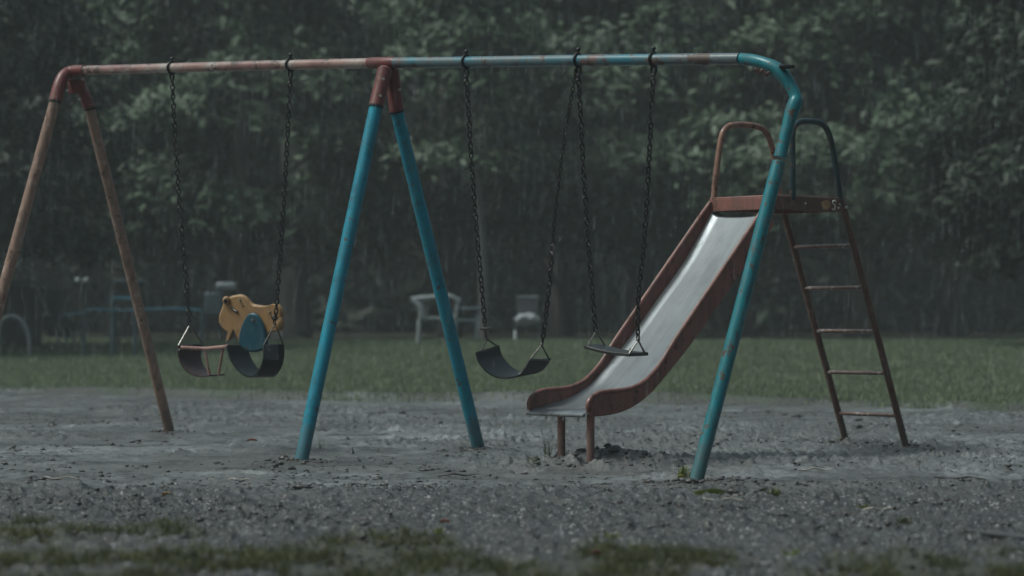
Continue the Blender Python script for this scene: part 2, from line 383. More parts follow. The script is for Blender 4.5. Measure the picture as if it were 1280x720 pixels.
# torn flange at the kink
mb = MB(); k = P(980, 84, DR-.09)
mb.box(k+Vector((.01, -.01, .0)), (.035, 0, .002), (0, .018, 0), (-.004, 0, .009)); mb.ball(k+Vector((.045, -.012, .004)), .013, 8, 5); mb.ball(k+Vector((-.02, -.02, .004)), .011, 8, 5)
obj('torn_flange', mb, CHAIN, SWF, bevel=.003)
mb = MB(); k = P(944, 87, DR-.03)
for i in range(7): mb.ball(k+Vector((.012*i, -.02+.004*(i % 2), -.003*i-.006*(i % 3))), .009+.004*(i % 2), 7, 5)
obj('rust_flakes', mb, LADR, SWF)
# middle A-frame
def sleeve_leg(topp, sl0, foot, mat, srad=.046, lrad=.041, label=None):
    obj('leg_socket', MB().tube([topp, topp.lerp(sl0, .06), topp.lerp(sl0, .97), sl0], [srad*.7, srad, srad*.98, srad], 20), RED, SWF)
    n = (foot-sl0).normalized()
    obj('leg_collar', MB().tube([sl0-n*.004, sl0+n*.008], srad+.003, 20), CHAIN, SWF)
    lg = obj('leg', MB().tube([sl0-n*.03, sl0.lerp(foot, .3), sl0.lerp(foot, .7), foot], [lrad]*4, 20), mat, SWF)
    if label: lg['label'] = label
mt = P(482, 84, DM-.03); mtb = P(489, 84, DM+.03)
s1 = P(470, 133, DM-.10); s2 = P(496, 139, DM+.06)
sleeve_leg(mt, s1, ff, BLUE, label='bright blue near leg at the middle of the frame')
sleeve_leg(mtb, s2, bf, BLUE, label='darker blue rear leg at the middle of the frame')
for px, py in ((479, 99), (475, 120)): bolt(SWF, P(px, py, DM-.12), (.35, -1, 0), .009)
bolt(SWF, P(499, 112, DM-.02), (.5, -1, 0), .008)
# left A-frame with rounded corner
lt = bp(103)
cc = smoothpath([lt+Vector((.02, -.016, 0)), P(90, 89.5, DL-.02), P(80, 95, DL-.05), P(74, 107, DL-.09), P(69, 127, DL-.13)], 5)
obj('corner_elbow', MB().tube(cc, [.037]*3+[.041+.0002*i for i in range(len(cc)-3)], 20), RED, SWF)
sl = cc[-1]; n = (lf-sl).normalized()
obj('leg_collar', MB().tube([sl-n*.004, sl+n*.008], .046, 20), CHAIN, SWF)
obj('leg', MB().tube([sl-n*.03, sl.lerp(lf, .5), lf], .039, 20), TAN, SWF)['label'] = 'tan near leg at the left edge'
sleeve_leg(P(98, 100, DL+.03), P(112, 135, DL+.06), lb, TAN, .042, .037, 'tan rear leg beside the left swing')
obj('gusset_plate', MB().box(P(93, 108, DL), (.05, -.02, 0), (.002, .004, 0), (.0, 0, .05)), RED, SWF, bevel=.004)
bolt(SWF, P(84, 113, DL-.1), (.35, -1, 0), .009); bolt(SWF, P(99, 124, DL-.02), (.35, -1, 0), .009)
# hangers on the crossbar
BD = (bp(900)-bp(500)).normalized(); BD.z = 0; BD.normalize()     # along the bar
WD = Vector((-BD.y, BD.x, 0))                                     # across the bar, away from the camera
if WD.y < 0: WD = -WD
def hanger(px):
    c = bp(px); r = .040; mb = MB()
    ring = [c+(Vector((0, 0, 1))*math.cos(a)+WD*math.sin(a))*r for a in np.linspace(.12, 2*math.pi-.12, 22)]
    mb.tube(ring, .0075, 8)
    mb.tube([c+Vector((0, 0, .036)), c+Vector((0, 0, .062))], .008, 8); mb.ball(c+Vector((0, 0, .064)), .014, 10, 6, (1, 1, .8))
    lo = [c+Vector((0, 0, -.034))+(BD*math.sin(a)*.017+Vector((0, 0, -1))*(1-math.cos(a))*.026) for a in np.linspace(0, 2*math.pi, 18)]
    mb.tube(lo, .0075, 8, cap=False)
    obj('hanger_clamp', mb, CHAIN, SWF)
    return c+Vector((0, 0, -.080))
H = {px: hanger(px) for px in (215, 363, 583, 723, 817)}
# ------------------------------------------------------------------ chains and swings
def chain(path, parent, pitch=.031, w=.0122, wire=.0049, name='chain', mat=None):
    path = smoothpath(path, 12) if len(path) > 2 else [Vector(path[0]), Vector(path[1])]
    L = [0]
    for a, b in zip(path, path[1:]): L.append(L[-1]+(b-a).length)
    n = max(2, int(round(L[-1]/pitch))); mb = MB()
    def at(s):
        for i in range(len(L)-1):
            if s <= L[i+1] or i == len(L)-2:
                return path[i].lerp(path[i+1], (s-L[i])/max(1e-6, L[i+1]-L[i])), (path[i+1]-path[i]).normalized()
    for k in range(n):
        c, t = at((k+.5)*L[-1]/n)
        a0 = BD.cross(t).normalized() if k % 2 else BD
        u = (a0-t*a0.dot(t)).normalized()
        u = Matrix.Rotation(.35+.25*math.sin(k*1.7), 3, t) @ u; hl = pitch*.5+wire*.55
        ring = []
        for j in range(10):
            a = 2*math.pi*j/10; ring.append(c+u*math.cos(a)*w+t*(math.sin(a)*w+math.copysign(hl-w*.9, math.sin(a)) if abs(math.sin(a)) > .01 else 0))
        ring.append(ring[0]); mb.tube(ring, wire, 6, cap=False)
    return obj(name, mb, mat or CHAIN, parent)
def triangle(apex, a, b, parent, r=.0058):
    mb = MB(); mb.tube([a, apex, b], r, 8); mb.tube([a, b], r, 8)
    mb.ball(apex, r*2.0, 8, 6); return obj('triangle_hook', mb, HOOK, parent)
def belt(path, wv0, wv1, th, parent, mat, name='seat'):
    path = smoothpath(path, 6); n = len(path); rows = []
    for i, p in enumerate(path):
        wv = wv0.lerp(wv1, i/(n-1)); rows.append([p+wv*t for t in (-.5, -.45, -.2, .2, .45, .5)])
    return obj(name, MB().sheet(rows, th), mat, parent, auto=50)
UP = Vector((0, 0, 1))
# swing with toy (left bay)
D1a, D1b = 17.92, 17.30
A1 = P(237, 406, D1a-.02); B1 = P(344, 404, D1b)
SW1 = thing('swing', (P(318, 470, 17.4)), 'swing holding the yellow animal board, with brown loop and black belt', 'swing')
chain([H[215], P(224, 250, bard(215)), A1], SW1); chain([H[363], P(355, 250, bard(363)), B1], SW1)
a, b = P(223, 432, D1a-.10), P(253, 430, D1a+.02); triangle(A1, a, b, SW1)
a2, b2 = P(330, 431, D1b-.03), P(354, 431, D1b+.09); triangle(B1, a2, b2, SW1)
wv = b-a
belt([P(237, 431, D1a-.04), P(237, 446, D1a-.04), P(242, 459, D1a-.06), P(252, 467.5, D1a-.09), P(262, 470, D1a-.13), P(271, 469, D1a-.17)], wv, wv*.62, .009, SW1, BROWNB, 'side_loop')
wv2 = P(354, 431, D1b+.09)-P(330, 431, D1b-.03)
belt([P(296, 432, 17.56), P(300, 447, 17.54), P(309, 461, 17.50), P(320, 469.5, 17.45), P(330, 470, 17.40), P(338, 460, 17.36), P(342, 446, 17.34), P(342, 430, 17.32)], wv2*1.1, wv2*1.05, .010, SW1, BLACK, 'seat')
mb = MB(); c0 = P(338, 440, 17.25); mb.box(c0, wv2*.38, WD.cross(UP)*.004, UP*.048); obj('seat_pad', mb, PADG, SW1, bevel=.004)
obj('cross_tube', MB().tube([P(226, 434.5, D1a-.13), P(256, 436, 17.78), P(286, 433, 17.58)], .0125, 12), STRUT, SW1)
obj('strut', MB().tube([P(256, 436, 17.78), P(262, 470, 17.77)], .009, 10), STRUT, SW1)
obj('strut', MB().tube([P(279, 434, 17.64), P(273, 469, 17.72)], .009, 10), STRUT, SW1)
bolt(SW1, P(224, 437, D1a-.16), (0, -1, 0), .008)
# second swing: sagging belt with one broken chain
D2a, D2b = 16.26, 15.98
A2 = P(609, 424, D2a); B2 = P(677, 431, D2b)
SW2 = thing('swing', P(645, 470, 16.1), 'sagging black belt swing between the blue legs and the slide, hanging crooked', 'swing')
chain([H[583], P(592, 240, D2a), P(606, 404, D2a)], SW2)
mb = MB(); mb.tube([P(605, 402, D2a), P(608, 424, D2a)], .011, 10); mb.tube([P(600, 411, D2a-.02), P(613, 410.5, D2a-.02)], .0085, 10); obj('shackle', mb, HOOK, SW2)
chain([P(690, 318, D2b-.1), P(686, 365, D2b-.05), P(678, 429, D2b)], SW2)
mb = MB(); rc = P(690.5, 311, D2b-.1); mb.tube([rc+BD*math.cos(a)*.017+UP*math.sin(a)*.024 for a in np.linspace(0, 2*math.pi, 20)], .006, 8, cap=False); obj('ring', mb, HOOK, SW2)
chain([P(691, 306, D2b-.1), P(695, 260, D2b-.12), P(706, 170, 15.8), H[723]+Vector((-.012, 0, .03))], SW2, .027, .0092, .0034)['label'] = 'thin light chain above the ring'
a, b = P(597, 441, D2a-.1), P(622, 433, D2a+.04); triangle(A2, a.lerp(b, .15), b, SW2)
a2, b2 = P(663, 449, D2b-.07), P(687, 450, D2b+.05); triangle(B2, a2, b2, SW2)
wa = b-a; wb = b2-a2+UP*.015
belt([P(609, 436, D2a-.03), P(613, 449, D2a-.05), P(624, 462, D2a-.09), P(638, 469, D2a-.14), P(652, 469.5, D2b-.02), P(663, 465, D2b), P(670, 457, D2b), P(675, 449, D2b)], wa*1.15, wb*1.15, .010, SW2, BLACK)
# third swing: flat plank
D3a, D3b = 15.68, 15.40
A3 = P(745, 414, D3a); B3 = P(797.5, 425, D3b)
SW3 = thing('swing', P(770, 440, 15.5), 'flat narrow plank swing hanging tilted in front of the slide chute', 'swing')
chain([H[723], P(731, 240, D3a), P(742, 385, D3a), A3], SW3); chain([H[817], P(806, 290, D3b), P(798, 370, D3b), B3], SW3)
pl = P(741, 432.5, D3a-.02); pr = P(799, 443, D3b+.0); ax = (pr-pl); wv = WD*.085+UP*.002
triangle(A3, pl+WD*-.06+ax*.04+UP*.005, pl+WD*.07+ax*.10+UP*.005, SW3); triangle(B3, pr-WD*.07-ax*.04+UP*.005, pr+WD*.06-ax*.02+UP*.005, SW3)
mb = MB(); n = 10; rows = []
for i in range(n+1):
    c = pl.lerp(pr, i/n)-UP*.010*math.sin(math.pi*i/n); rows.append([c-wv, c-wv*.9, c, c+wv*.9, c+wv])
obj('seat', MB().sheet(rows, .020), SEATW, SW3, bevel=.005)
for p in (pl+WD*-.055+ax*.05, pr-WD*.06-ax*.05): bolt(SW3, p+UP*.012, (0, 0, 1), .007)
# ------------------------------------------------------------------ yellow animal board
def plate(outline, depth, th, nrm, edge=.006):     # outline points (px, py), depth(px) -> solid plate
    front = [P(x, y, depth(x)) for x, y in outline]; c = sum(front, Vector())/len(front)
    ins = [c+(p-c)*(1-edge/max(.05, (p-c).length)) for p in front]
    back = [p+nrm*th for p in front]; ib = [p+nrm*th for p in ins]
    fr_ = [p+nrm*edge for p in front]; bk = [p-nrm*edge for p in back]
    n = len(front); vs = ins+fr_+bk+ib; fs = [tuple(range(n)), tuple(reversed(range(3*n, 4*n)))]
    for r in range(3):
        for k_ in range(n): fs.append((r*n+k_, r*n+(k_+1) % n, (r+1)*n+(k_+1) % n, (r+1)*n+k_))
    return MB().add(vs, [tuple(reversed(f)) for f in fs])
def cr(pts, n=5):                                  # closed smooth outline
    out = []; L = len(pts)
    for i in range(L):
        a, b, c, e = [Vector((*pts[(i+k_) % L], 0)) for k_ in (-1, 0, 1, 2)]
        for k_ in range(n):
            t = k_/n; q = .5*((2*b)+(c-a)*t+(2*a-5*b+4*c-e)*t*t+(3*b-a-3*c+e)*t**3); out.append((q.x, q.y))
    return out
dep = lambda x: 17.50-(x-272)*.0024
def depo(o): return lambda x: dep(x)+o
nrm = Vector((.30, .954, 0)).normalized()
out = cr([(277, 383), (279, 374), (286, 371), (292, 369), (301, 368), (308, 372), (314, 379), (322, 381), (332, 382), (340, 380), (346, 380), (351, 385), (353, 393), (352, 399), (353, 405), (351, 412), (344, 414), (338, 416), (333, 427), (327, 436), (316, 438), (305, 436), (298, 428), (293, 419), (289, 413), (284, 425), (281, 427), (283, 416), (278, 412), (273, 404), (273, 394)])
TOY = thing('animal_board', P(318, 438, 17.42), 'yellow animal-shaped play board with blue saddle sitting in the left swing belt', 'play board')
obj('body_board', plate(out, dep, .05, nrm, .015), YEL, TOY)
mb = MB()
for dx_, r_ in ((0, .026),):
    mb.ball(P(283, 375.5, dep(283)-.012), r_, 14, 8, (1, .6, 1.1))
obj('ear', mb, YEL, TOY); obj('ear_hollow', MB().ball(P(281.5, 376, dep(283)-.028), .013, 12, 7, (1, .35, 1.1)), YELD, TOY)
obj('eye', MB().tube([P(289, 384.5, dep(289)-.004), P(297, 390.5, dep(297)-.004)], .008, 10), YELD, TOY)
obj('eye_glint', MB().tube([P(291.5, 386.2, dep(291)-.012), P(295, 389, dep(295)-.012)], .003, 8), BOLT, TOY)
obj('haunch', MB().ball(P(350, 404, dep(350)-.012), .036, 14, 8, (.75, .6, 1.15)), YEL, TOY)
obj('tail_hole', MB().ball(P(343, 397, dep(343)-.006), .020, 12, 7, (1.1, .5, .8)), YELD, TOY)
so_ = cr([(309, 393.5), (316, 391), (323, 395), (329, 407), (333, 422), (333, 434), (320, 440), (306, 438), (298, 428), (299, 415), (303, 403)], 5)
mb = plate(so_, depo(-.032), .030, nrm, .012); SAD = obj('saddle', mb, SADL, TOY)
for px_, py_ in ((316, 400),): bolt(SAD, P(px_, py_, dep(px_)-.034), (-.3, -.95, 0), .006)
bolt(TOY, P(337, 390, dep(337)-.002), (-.3, -.95, 0), .007); bolt(TOY, P(300, 375, dep(300)-.002), (-.3, -.95, 0), .007)
# ------------------------------------------------------------------ SLIDE
O = Vector(((699-640)/F*15.94, 15.94, 0)); U = Vector((.76, .65, 0)); Vv = Vector((.65, -.76, 0)); HW = .26
SL = thing('slide', (O.x+.7, O.y+.6, g(O.x+.7, O.y+.6)), 'small rusty red playground slide with pale steel chute and ladder', 'slide')
def q(s, v, z): return O+U*s+Vv*v+UP*z
tops = [(-.005, .285), (-.01, .325), (.02, .365), (.08, .392), (.16, .400), (.24, .404), (.33, .414), (.42, .444), (.50, .495), (.58, .567), (.68, .685), (.82, .835), (1.05, 1.08), (1.25, 1.292), (1.41, 1.462), (1.50, 1.555)]
bots = [(.0, .262), (.005, .262), (.03, .262), (.08, .263), (.16, .268), (.24, .279), (.33, .303), (.42, .342), (.50, .392), (.58, .458), (.68, .545), (.82, .672), (1.05, .905), (1.25, 1.11), (1.41, 1.275), (1.53, 1.40)]
tp = smoothpath([(a_, b_, 0) for a_, b_ in tops], 3); bt = smoothpath([(a_, b_, 0) for a_, b_ in bots], 3)
for side in (-1, 1):
    mb = MB(); v0 = side*HW; rows = []
    for T, B_ in zip(tp, bt):
        rows.append([q(T.x+(B_.x-T.x)*k_, v0, T.y+(B_.y-T.y)*k_) for k_ in (0, .25, .5, .75, 1)])
    mb.sheet(rows, .010)
    mb.tube([q(T.x, v0, T.y) for T in tp], .0135, 10)
    mb.tube([q(B_.x, v0-side*.012, B_.y) for B_ in bt], .008, 8)
    obj('side_rail', mb, SLIDER, SL)
rows = []
bed = [(a_+.0, b_+.022) for a_, b_ in bots]
bed[0] = (-.03, .268); bed[1] = (-.01, .278); bed[-2] = (1.41, 1.33); bed[-1] = (1.50, 1.455)
bd = smoothpath([(a_, b_, 0) for a_, b_ in bed], 3)
bd = bd+[Vector((1.56, 1.468, 0))]
for B_ in bd:
    r = []
    for v in np.linspace(-1, 1, 15):
        e = max(0, (abs(v)-.80)/.20); r.append(q(B_.x, v*(HW-.008), B_.y+.016*(v*v-.5)*min(1, max(0, B_.x/.25))+.022*e*e*min(1, max(0, B_.x/.2))))
    rows.append(r)
obj('chute', MB().sheet(rows, .006), STEEL, SL)
obj('chute_lip', MB().tube([q(-.03, -HW+.01, .262), q(-.03, HW-.01, .262)], .012, 12), STEEL, SL)
for v, s_ in ((-.15, .03), (.0, .03), (.13, .03)): bolt(SL, q(s_, v, .245), (0, 0, -1), .009)
for v in (-.02, .235):
    b0 = q(.035, v, 0); b0.z = g(b0.x, b0.y)-.05
    obj('leg', MB().tube([q(.035, v, .262), b0], .0235, 16), SLIDER, SL)
# platform
PZ = 1.575; s0, s1 = 1.515, 2.15
mb = MB(); c_ = q((s0+s1)/2, 0, PZ-.012)
mb.box(c_, U*((s1-s0)/2-.018), Vv*(HW-.018), UP*.010); obj('platform_deck', mb, SLIDER, SL, bevel=.003)
for side in (-1, 1):
    mb = MB(); mb.box(q((s0+s1)/2, side*HW, PZ-.037), U*((s1-s0)/2+.012), Vv*.012, UP*.040)
    mb.tube([q(s0-.01, side*HW, PZ+.004), q(s1+.01, side*HW, PZ+.004)], .010, 10)
    bm = obj('platform_beam', mb, LADR if side == 1 else SLIDER, SL, bevel=.003)
    if side == 1: BEAM = bm
for s_ in (s0, s1):
    mb = MB(); mb.box(q(s_, 0, PZ-.040), U*.010, Vv*(HW-.0125), UP*.038); mb.tube([q(s_, -HW+.02, PZ+.002), q(s_, HW-.02, PZ+.002)], .009, 10); obj('platform_beam', mb, SLIDER, SL, bevel=.003)
# bare patch and worn number on the near beam
YP = plain('bare_patch', (.36, .20, .10), .5, 0, .5, 40); WH = plain('worn_white', (.55, .52, .50), .5, 0, .3, 60)
def bq(s_, z_, o=.0135): return q(s_, HW+o, z_)
ps = 1.985
mb = MB(); n = 22; cpt = [bq(ps+.045*math.cos(a)*(1+.15*math.sin(3*a)), PZ-.040+.030*math.sin(a)*(1+.1*math.cos(5*a)), .0150) for a in np.linspace(0, 2*math.pi, n, endpoint=False)]
mb.add(cpt+[p-Vv*.003 for p in cpt], [tuple(range(n)), tuple(reversed(range(n, 2*n)))]+[(k_, (k_+1) % n, n+(k_+1) % n, n+k_) for k_ in range(n)]); pt = obj('paint_patch', mb, YP, BEAM, smooth=False)
sp = [(.020, .022), (.010, .030), (-.004, .026), (-.008, .014), (.004, .002), (.012, -.010), (.008, -.024), (-.006, -.028), (-.014, -.018)]
mb = MB().tube(smoothpath([bq(2.055-a_*1.1, PZ-.040+b_, .016) for a_, b_ in [(-x, y) for x, y in sp]], 4), .0042, 6, flat=1); obj('worn_number', mb, WH, BEAM)
[obj('paint_chip', MB().ball(bq(s_, z_, .0145), r_, 8, 5, (1, .5, .8)), WH, BEAM) for s_, z_, r_ in ((2.10, PZ-.055, .009), (2.112, PZ-.032, .006), (1.80, PZ-.035, .008))]
# handrail hoops
h1 = smoothpath([q(1.53, -HW, PZ-.02), q(1.545, -HW, PZ+.12), q(1.59, -HW, PZ+.36), q(1.63, -HW, PZ+.445), q(1.72, -HW, PZ+.478), q(1.90, -HW, PZ+.478), q(2.0, -HW, PZ+.445), q(2.06, -HW, PZ+.34), q(2.10, -HW, PZ+.17), q(2.13, -HW, PZ-.02)], 6)
k_ = int(len(h1)*.55)
o_ = obj('handrail', MB().tube(h1, .0195, 14), HOOPB, SL); o_['label'] = 'brown handrail hoop over the top of the chute'
h2 = smoothpath([q(1.70, HW, PZ-.02), q(1.70, HW, PZ+.25), q(1.70, HW, PZ+.40), q(1.735, HW, PZ+.455), q(1.80, HW, PZ+.475), q(1.93, HW, PZ+.475), q(2.00, HW, PZ+.445), q(2.05, HW, PZ+.36), q(2.10, HW, PZ+.17), q(2.14, HW, PZ-.03)], 6)
kk = int(len(h2)*.42)
o_ = obj('handrail', MB().tube(h2, .0195, 14), HOOPT, SL); o_['label'] = 'dark teal handrail hoop above the ladder'
# ladder
def lad(v, t):                                     # t 0 top 1 foot
    return q(2.155+.62*t, v, PZ-.03+(0-PZ+.0)*t)
for v in (-HW, HW):
    f0 = lad(v, 1); f0.z = g(f0.x, f0.y)-.05
    mb = MB().tube([lad(v, -.005), lad(v, .5), f0], .0225, 16); o_ = obj('ladder_rail', mb, LADR, SL)
for py in (307, 358, 411, 462, 513):
    D = 17.35+.3*(py-300)/215; z = HC+(HOR-py)/F*D; t = 1-z/(PZ-.03)
    p0, p1 = lad(-HW+.012, t), lad(HW-.012, t)
    obj('rung', MB().tube([p0, p1], .0175, 14, flat=.8), RUNG, SL)
bolt(SL, q(2.16, HW+.02, PZ-.05), (.5, -1, 0), .010)
# ------------------------------------------------------------------ TREES
def leafcloud(centers, normals, sizes, rs):
    """one folded, pointed leaf per centre: 4 verts, 2 tris"""
    n = len(centers); nr = normals/np.linalg.norm(normals, axis=1, keepdims=True)
    t = rs.normal(size=(n, 3)); t -= nr*np.sum(t*nr, 1, keepdims=True); t /= np.linalg.norm(t, axis=1, keepdims=True)
    b = np.cross(nr, t); s = sizes[:, None]
    v = np.empty((n, 4, 3)); v[:, 0] = centers-t*s; v[:, 1] = centers+b*s*.42-t*s*.15+nr*s*.10; v[:, 2] = centers+t*s*1.0-nr*s*.12; v[:, 3] = centers-b*s*.42-t*s*.15+nr*s*.10
    i = np.arange(n)*4; f = np.stack([np.stack([i, i+1, i+2], 1), np.stack([i, i+2, i+3], 1)], 1).reshape(-1, 3)
    return v.reshape(-1, 3), f
def crown_points(rs, Rr, z0, z1, nspray, per, leaf, low_bias=1.0, spray=.75):
    nspray = int(nspray*.62); per = int(per*2.2); leaf *= .98; spray *= 1.05
    C, Nn, Sz, A = [], [], [], []; branches = []
    for k in range(nspray):
        a = rs.uniform(0, 2*math.pi); u = rs.uniform(0, 1)**low_bias
        z = z0+(z1-z0)*u
        prof = min(1, .62+2.2*u)*(1-u)**.5
        rr = Rr*prof*rs.uniform(.45, 1.08)**.6
        c = np.array([math.cos(a)*rr, math.sin(a)*rr, z + rs.normal()*.15 - .18*rr/Rr])
        out = np.array([math.cos(a), math.sin(a), 0]); side = np.array([-math.sin(a), math.cos(a), 0])
        ssz = spray*rs.uniform(.6, 1.35); n = int(per*rs.uniform(.6, 1.3)); nb = 5
        fan = rs.integers(0, nb, n); ang = (fan-(nb-1)/2)*.42+rs.normal(size=n)*.07; d_ = rs.uniform(.05, 1, n)**.7*ssz*1.5
        off = out[None]*(np.cos(ang)*d_-.5*ssz)[:, None]+side[None]*(np.sin(ang)*d_)[:, None]
        off[:, 2] -= .30*(d_/ssz)**2*ssz*.55; off += rs.normal(size=(n, 3))*.04*ssz; off[:, 2] += rs.normal(size=n)*.13
        C.append(c[None]+off)
        nn = np.array([[0, 0, 1.0]])+out[None]*.75+rs.normal(size=(n, 3))*.42; Nn.append(nn)
        Sz.append(leaf*rs.uniform(.65, 1.25, n)); A.append(np.full(n, rs.uniform(0, 1)))
        branches.append(c)
    return np.concatenate(C), np.concatenate(Nn), np.concatenate(Sz), np.concatenate(A), branches
def leafmat(name, a, b, trans=.25):
    m = N(name); oi = m.attr('tint')
    c = m.mix(oi, a, b); c = m.mix(m.ramp(m.noise(3.0, 3), [(.3, 0), (.7, 1)]), c, tuple(x*.7 for x in a))
    m.set('Base Color', c).set('Roughness', .5).set('Specular IOR Level', .22)
    tr = m.t.nodes.new('ShaderNodeBsdfTranslucent'); m.link(c, tr.inputs[0])
    mx = m.t.nodes.new('ShaderNodeMixShader'); mx.inputs[0].default_value = trans
    m.link(m.b.outputs[0], mx.inputs[1]); m.link(tr.outputs[0], mx.inputs[2]); m.link(mx.outputs[0], m.t.nodes['Material Output'].inputs[0]); return m.m
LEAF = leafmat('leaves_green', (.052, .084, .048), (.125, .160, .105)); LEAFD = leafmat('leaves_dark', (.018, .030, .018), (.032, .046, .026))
mk = N('bark'); mk.set('Base Color', mk.mix(mk.ramp(mk.noise(9, 6, .7, stretch=(1, 1, .2)), [(.35, 0), (.65, 1)]), (.060, .052, .045), (.13, .12, .11))).set('Roughness', .8); mk.bump(mk.noise(14, 6, .7, stretch=(1, 1, .15)), .8, .04); BARK = mk.m
mk = N('bark_pale'); mk.set('Base Color', mk.mix(mk.ramp(mk.noise(6, 6, .7, stretch=(1, 1, .3)), [(.35, 0), (.65, 1)]), (.24, .24, .23), (.15, .145, .14))).set('Roughness', .7); mk.bump(mk.noise(14, 6, .7), .5, .02); BARKP = mk.m
def tree(px, D, Rr, z0, z1, nspray, per, leaf, label, rs, mat=LEAF, tr=.20, bark=BARK, lean=0, low_bias=1.0, spray=.75, group='leafy trees at the edge of the lawn', name='leafy_tree'):
    x = (px-640)/F*D; zg = g(x, D)-.05
    root = thing(name, (x, D, zg), label, 'tree', group)
    C, Nn, Sz, A, br = crown_points(rs, Rr, z0, z1, nspray, per, leaf, low_bias, spray)
    v, f = leafcloud(C, Nn, Sz, rs); v = v+np.array([lean, 0, 0])
    o = npmesh('crown', v, f, mat, 3, dict(tint=np.repeat(A, 4))); o.parent = root
    mb = MB(); top = z0+(z1-z0)*.75
    tpth = [Vector((x+lean*(t**1.2)+.06*math.sin(t*7+px), D+.05*math.cos(t*5), zg+top*t)) for t in np.linspace(0, 1, 9)]
    mb.tube(tpth, [tr*(1.35 if i == 0 else 1)*(1-.085*i) for i in range(9)], 10)
    nb = 0
    for b_ in br[::max(1, len(br)//26)]:
        e = Vector((x+lean+b_[0], D+b_[1], zg+b_[2])); h_ = max(.45*z0, b_[2]-.55*math.hypot(b_[0], b_[1])-.3); t = min(.98, h_/top)
        i = t*8; i0 = int(i); s_ = tpth[i0].lerp(tpth[min(8, i0+1)], i-i0); mid = s_.lerp(e, .5)+Vector((0, 0, .15))
        mb.tube([s_, mid, e], [tr*.32*(1-.5*t), tr*.2*(1-.5*t), .012], 6)
    o2 = obj('trunk', mb, bark, root)
    return root
rs = np.random.default_rng(17)
#    px   D   R   z0  z1  sprays per leaf
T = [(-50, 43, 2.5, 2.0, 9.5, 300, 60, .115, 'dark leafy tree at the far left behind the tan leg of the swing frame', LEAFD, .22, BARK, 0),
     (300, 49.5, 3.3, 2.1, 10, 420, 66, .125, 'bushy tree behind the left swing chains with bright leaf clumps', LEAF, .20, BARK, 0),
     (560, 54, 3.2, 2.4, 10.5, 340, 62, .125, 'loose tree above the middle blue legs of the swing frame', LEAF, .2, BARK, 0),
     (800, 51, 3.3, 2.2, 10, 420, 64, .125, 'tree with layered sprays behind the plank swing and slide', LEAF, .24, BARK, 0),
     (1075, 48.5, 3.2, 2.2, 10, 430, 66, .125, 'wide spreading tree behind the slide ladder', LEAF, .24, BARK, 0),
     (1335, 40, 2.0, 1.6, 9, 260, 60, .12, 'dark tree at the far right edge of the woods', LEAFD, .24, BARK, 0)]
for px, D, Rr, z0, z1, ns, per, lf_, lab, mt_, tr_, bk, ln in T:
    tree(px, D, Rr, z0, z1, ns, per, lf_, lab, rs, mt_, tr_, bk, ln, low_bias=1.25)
T2 = [(-90, 62, 4, 'dark tree in the second row just beyond the left edge of the lawn'), (150, 60, 4, 'second row tree behind the blue rail at left'),
      (364, 58, 4, 'tree with a broad pale trunk seen just left of the middle blue legs'), (700, 63, 4.2, 'second row tree behind the crooked belt swing'),
      (930, 61, 4, 'second row tree behind the top of the slide'), (1190, 60, 4, 'second row tree right of the ladder')]
for i, (px, D, Rr, lab) in enumerate(T2):
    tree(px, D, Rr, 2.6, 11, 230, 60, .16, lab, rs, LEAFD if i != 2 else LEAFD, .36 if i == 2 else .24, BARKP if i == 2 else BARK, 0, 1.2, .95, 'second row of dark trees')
tree(603, 47.5, 1.5, 3.3, 7.5, 90, 55, .12, 'slender young tree with a thin pale leaning trunk beside the white armchair', rs, LEAF, .095, BARKP, -.32, 1, .6, None, 'slender_tree')
# far woods: one mass
n = 110000
fx = rng.uniform(-34, 34, n); fz = rng.uniform(0, 1, n)**1.0*15; fy = 74+rng.uniform(0, 10, n)+2*np.sin(fx*.6)+1.5*np.sin(fx*1.7+fz)
cl = (fbm(fx*.35, fz*.5, 7, 3) > .40) | (fz < 5)
Cc = np.stack([fx, fy, fz+.45], 1)[cl]
v, f = leafcloud(Cc, rng.normal(size=Cc.shape)*.5+np.array([0, -.3, .8]), rng.uniform(.3, .6, len(Cc)), rng)
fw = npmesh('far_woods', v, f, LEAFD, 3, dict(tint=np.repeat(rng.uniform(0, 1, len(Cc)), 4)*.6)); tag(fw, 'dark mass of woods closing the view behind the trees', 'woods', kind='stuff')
# a low rise behind the woods so that no sky shows under the crowns
mb = MB(); rows = []
for i, yy in enumerate(np.linspace(86, 150, 8)):
    rows.append([Vector((xx, yy, .3+14*ss(0, 1, i/7.0)+1.2*math.sin(xx*.11+i))) for xx in np.linspace(-120, 120, 40)])
HILL = plain('hill_floor', (.012, .015, .011), .95, 0, .5, .4, 0)
tag(obj('hill', MB().sheet(rows, .05), HILL), kind='structure')
# ------------------------------------------------------------------ things on the far side of the lawn
WHT = plain('white_plastic', (.30, .32, .33), .4, 0, .2, 6); GRY = plain('grey_metal', (.22, .24, .25), .4, .3, .3, 10); BLR = plain('blue_rail_paint', (.03, .13, .19), .4, 0, .3, 10)
PALEB = plain('pale_blue_plastic', (.13, .17, .19), .45, 0, .3, 6); DK = plain('dark_cover', (.035, .037, .042), .6, 0, .3, 6); SLAT = plain('grey_slat', (.05, .052, .056), .5, 0, .3, 6)
def gp(px, D, dz=0):
    x = (px-640)/F*D; return Vector((x, D, g(x, D)+dz))
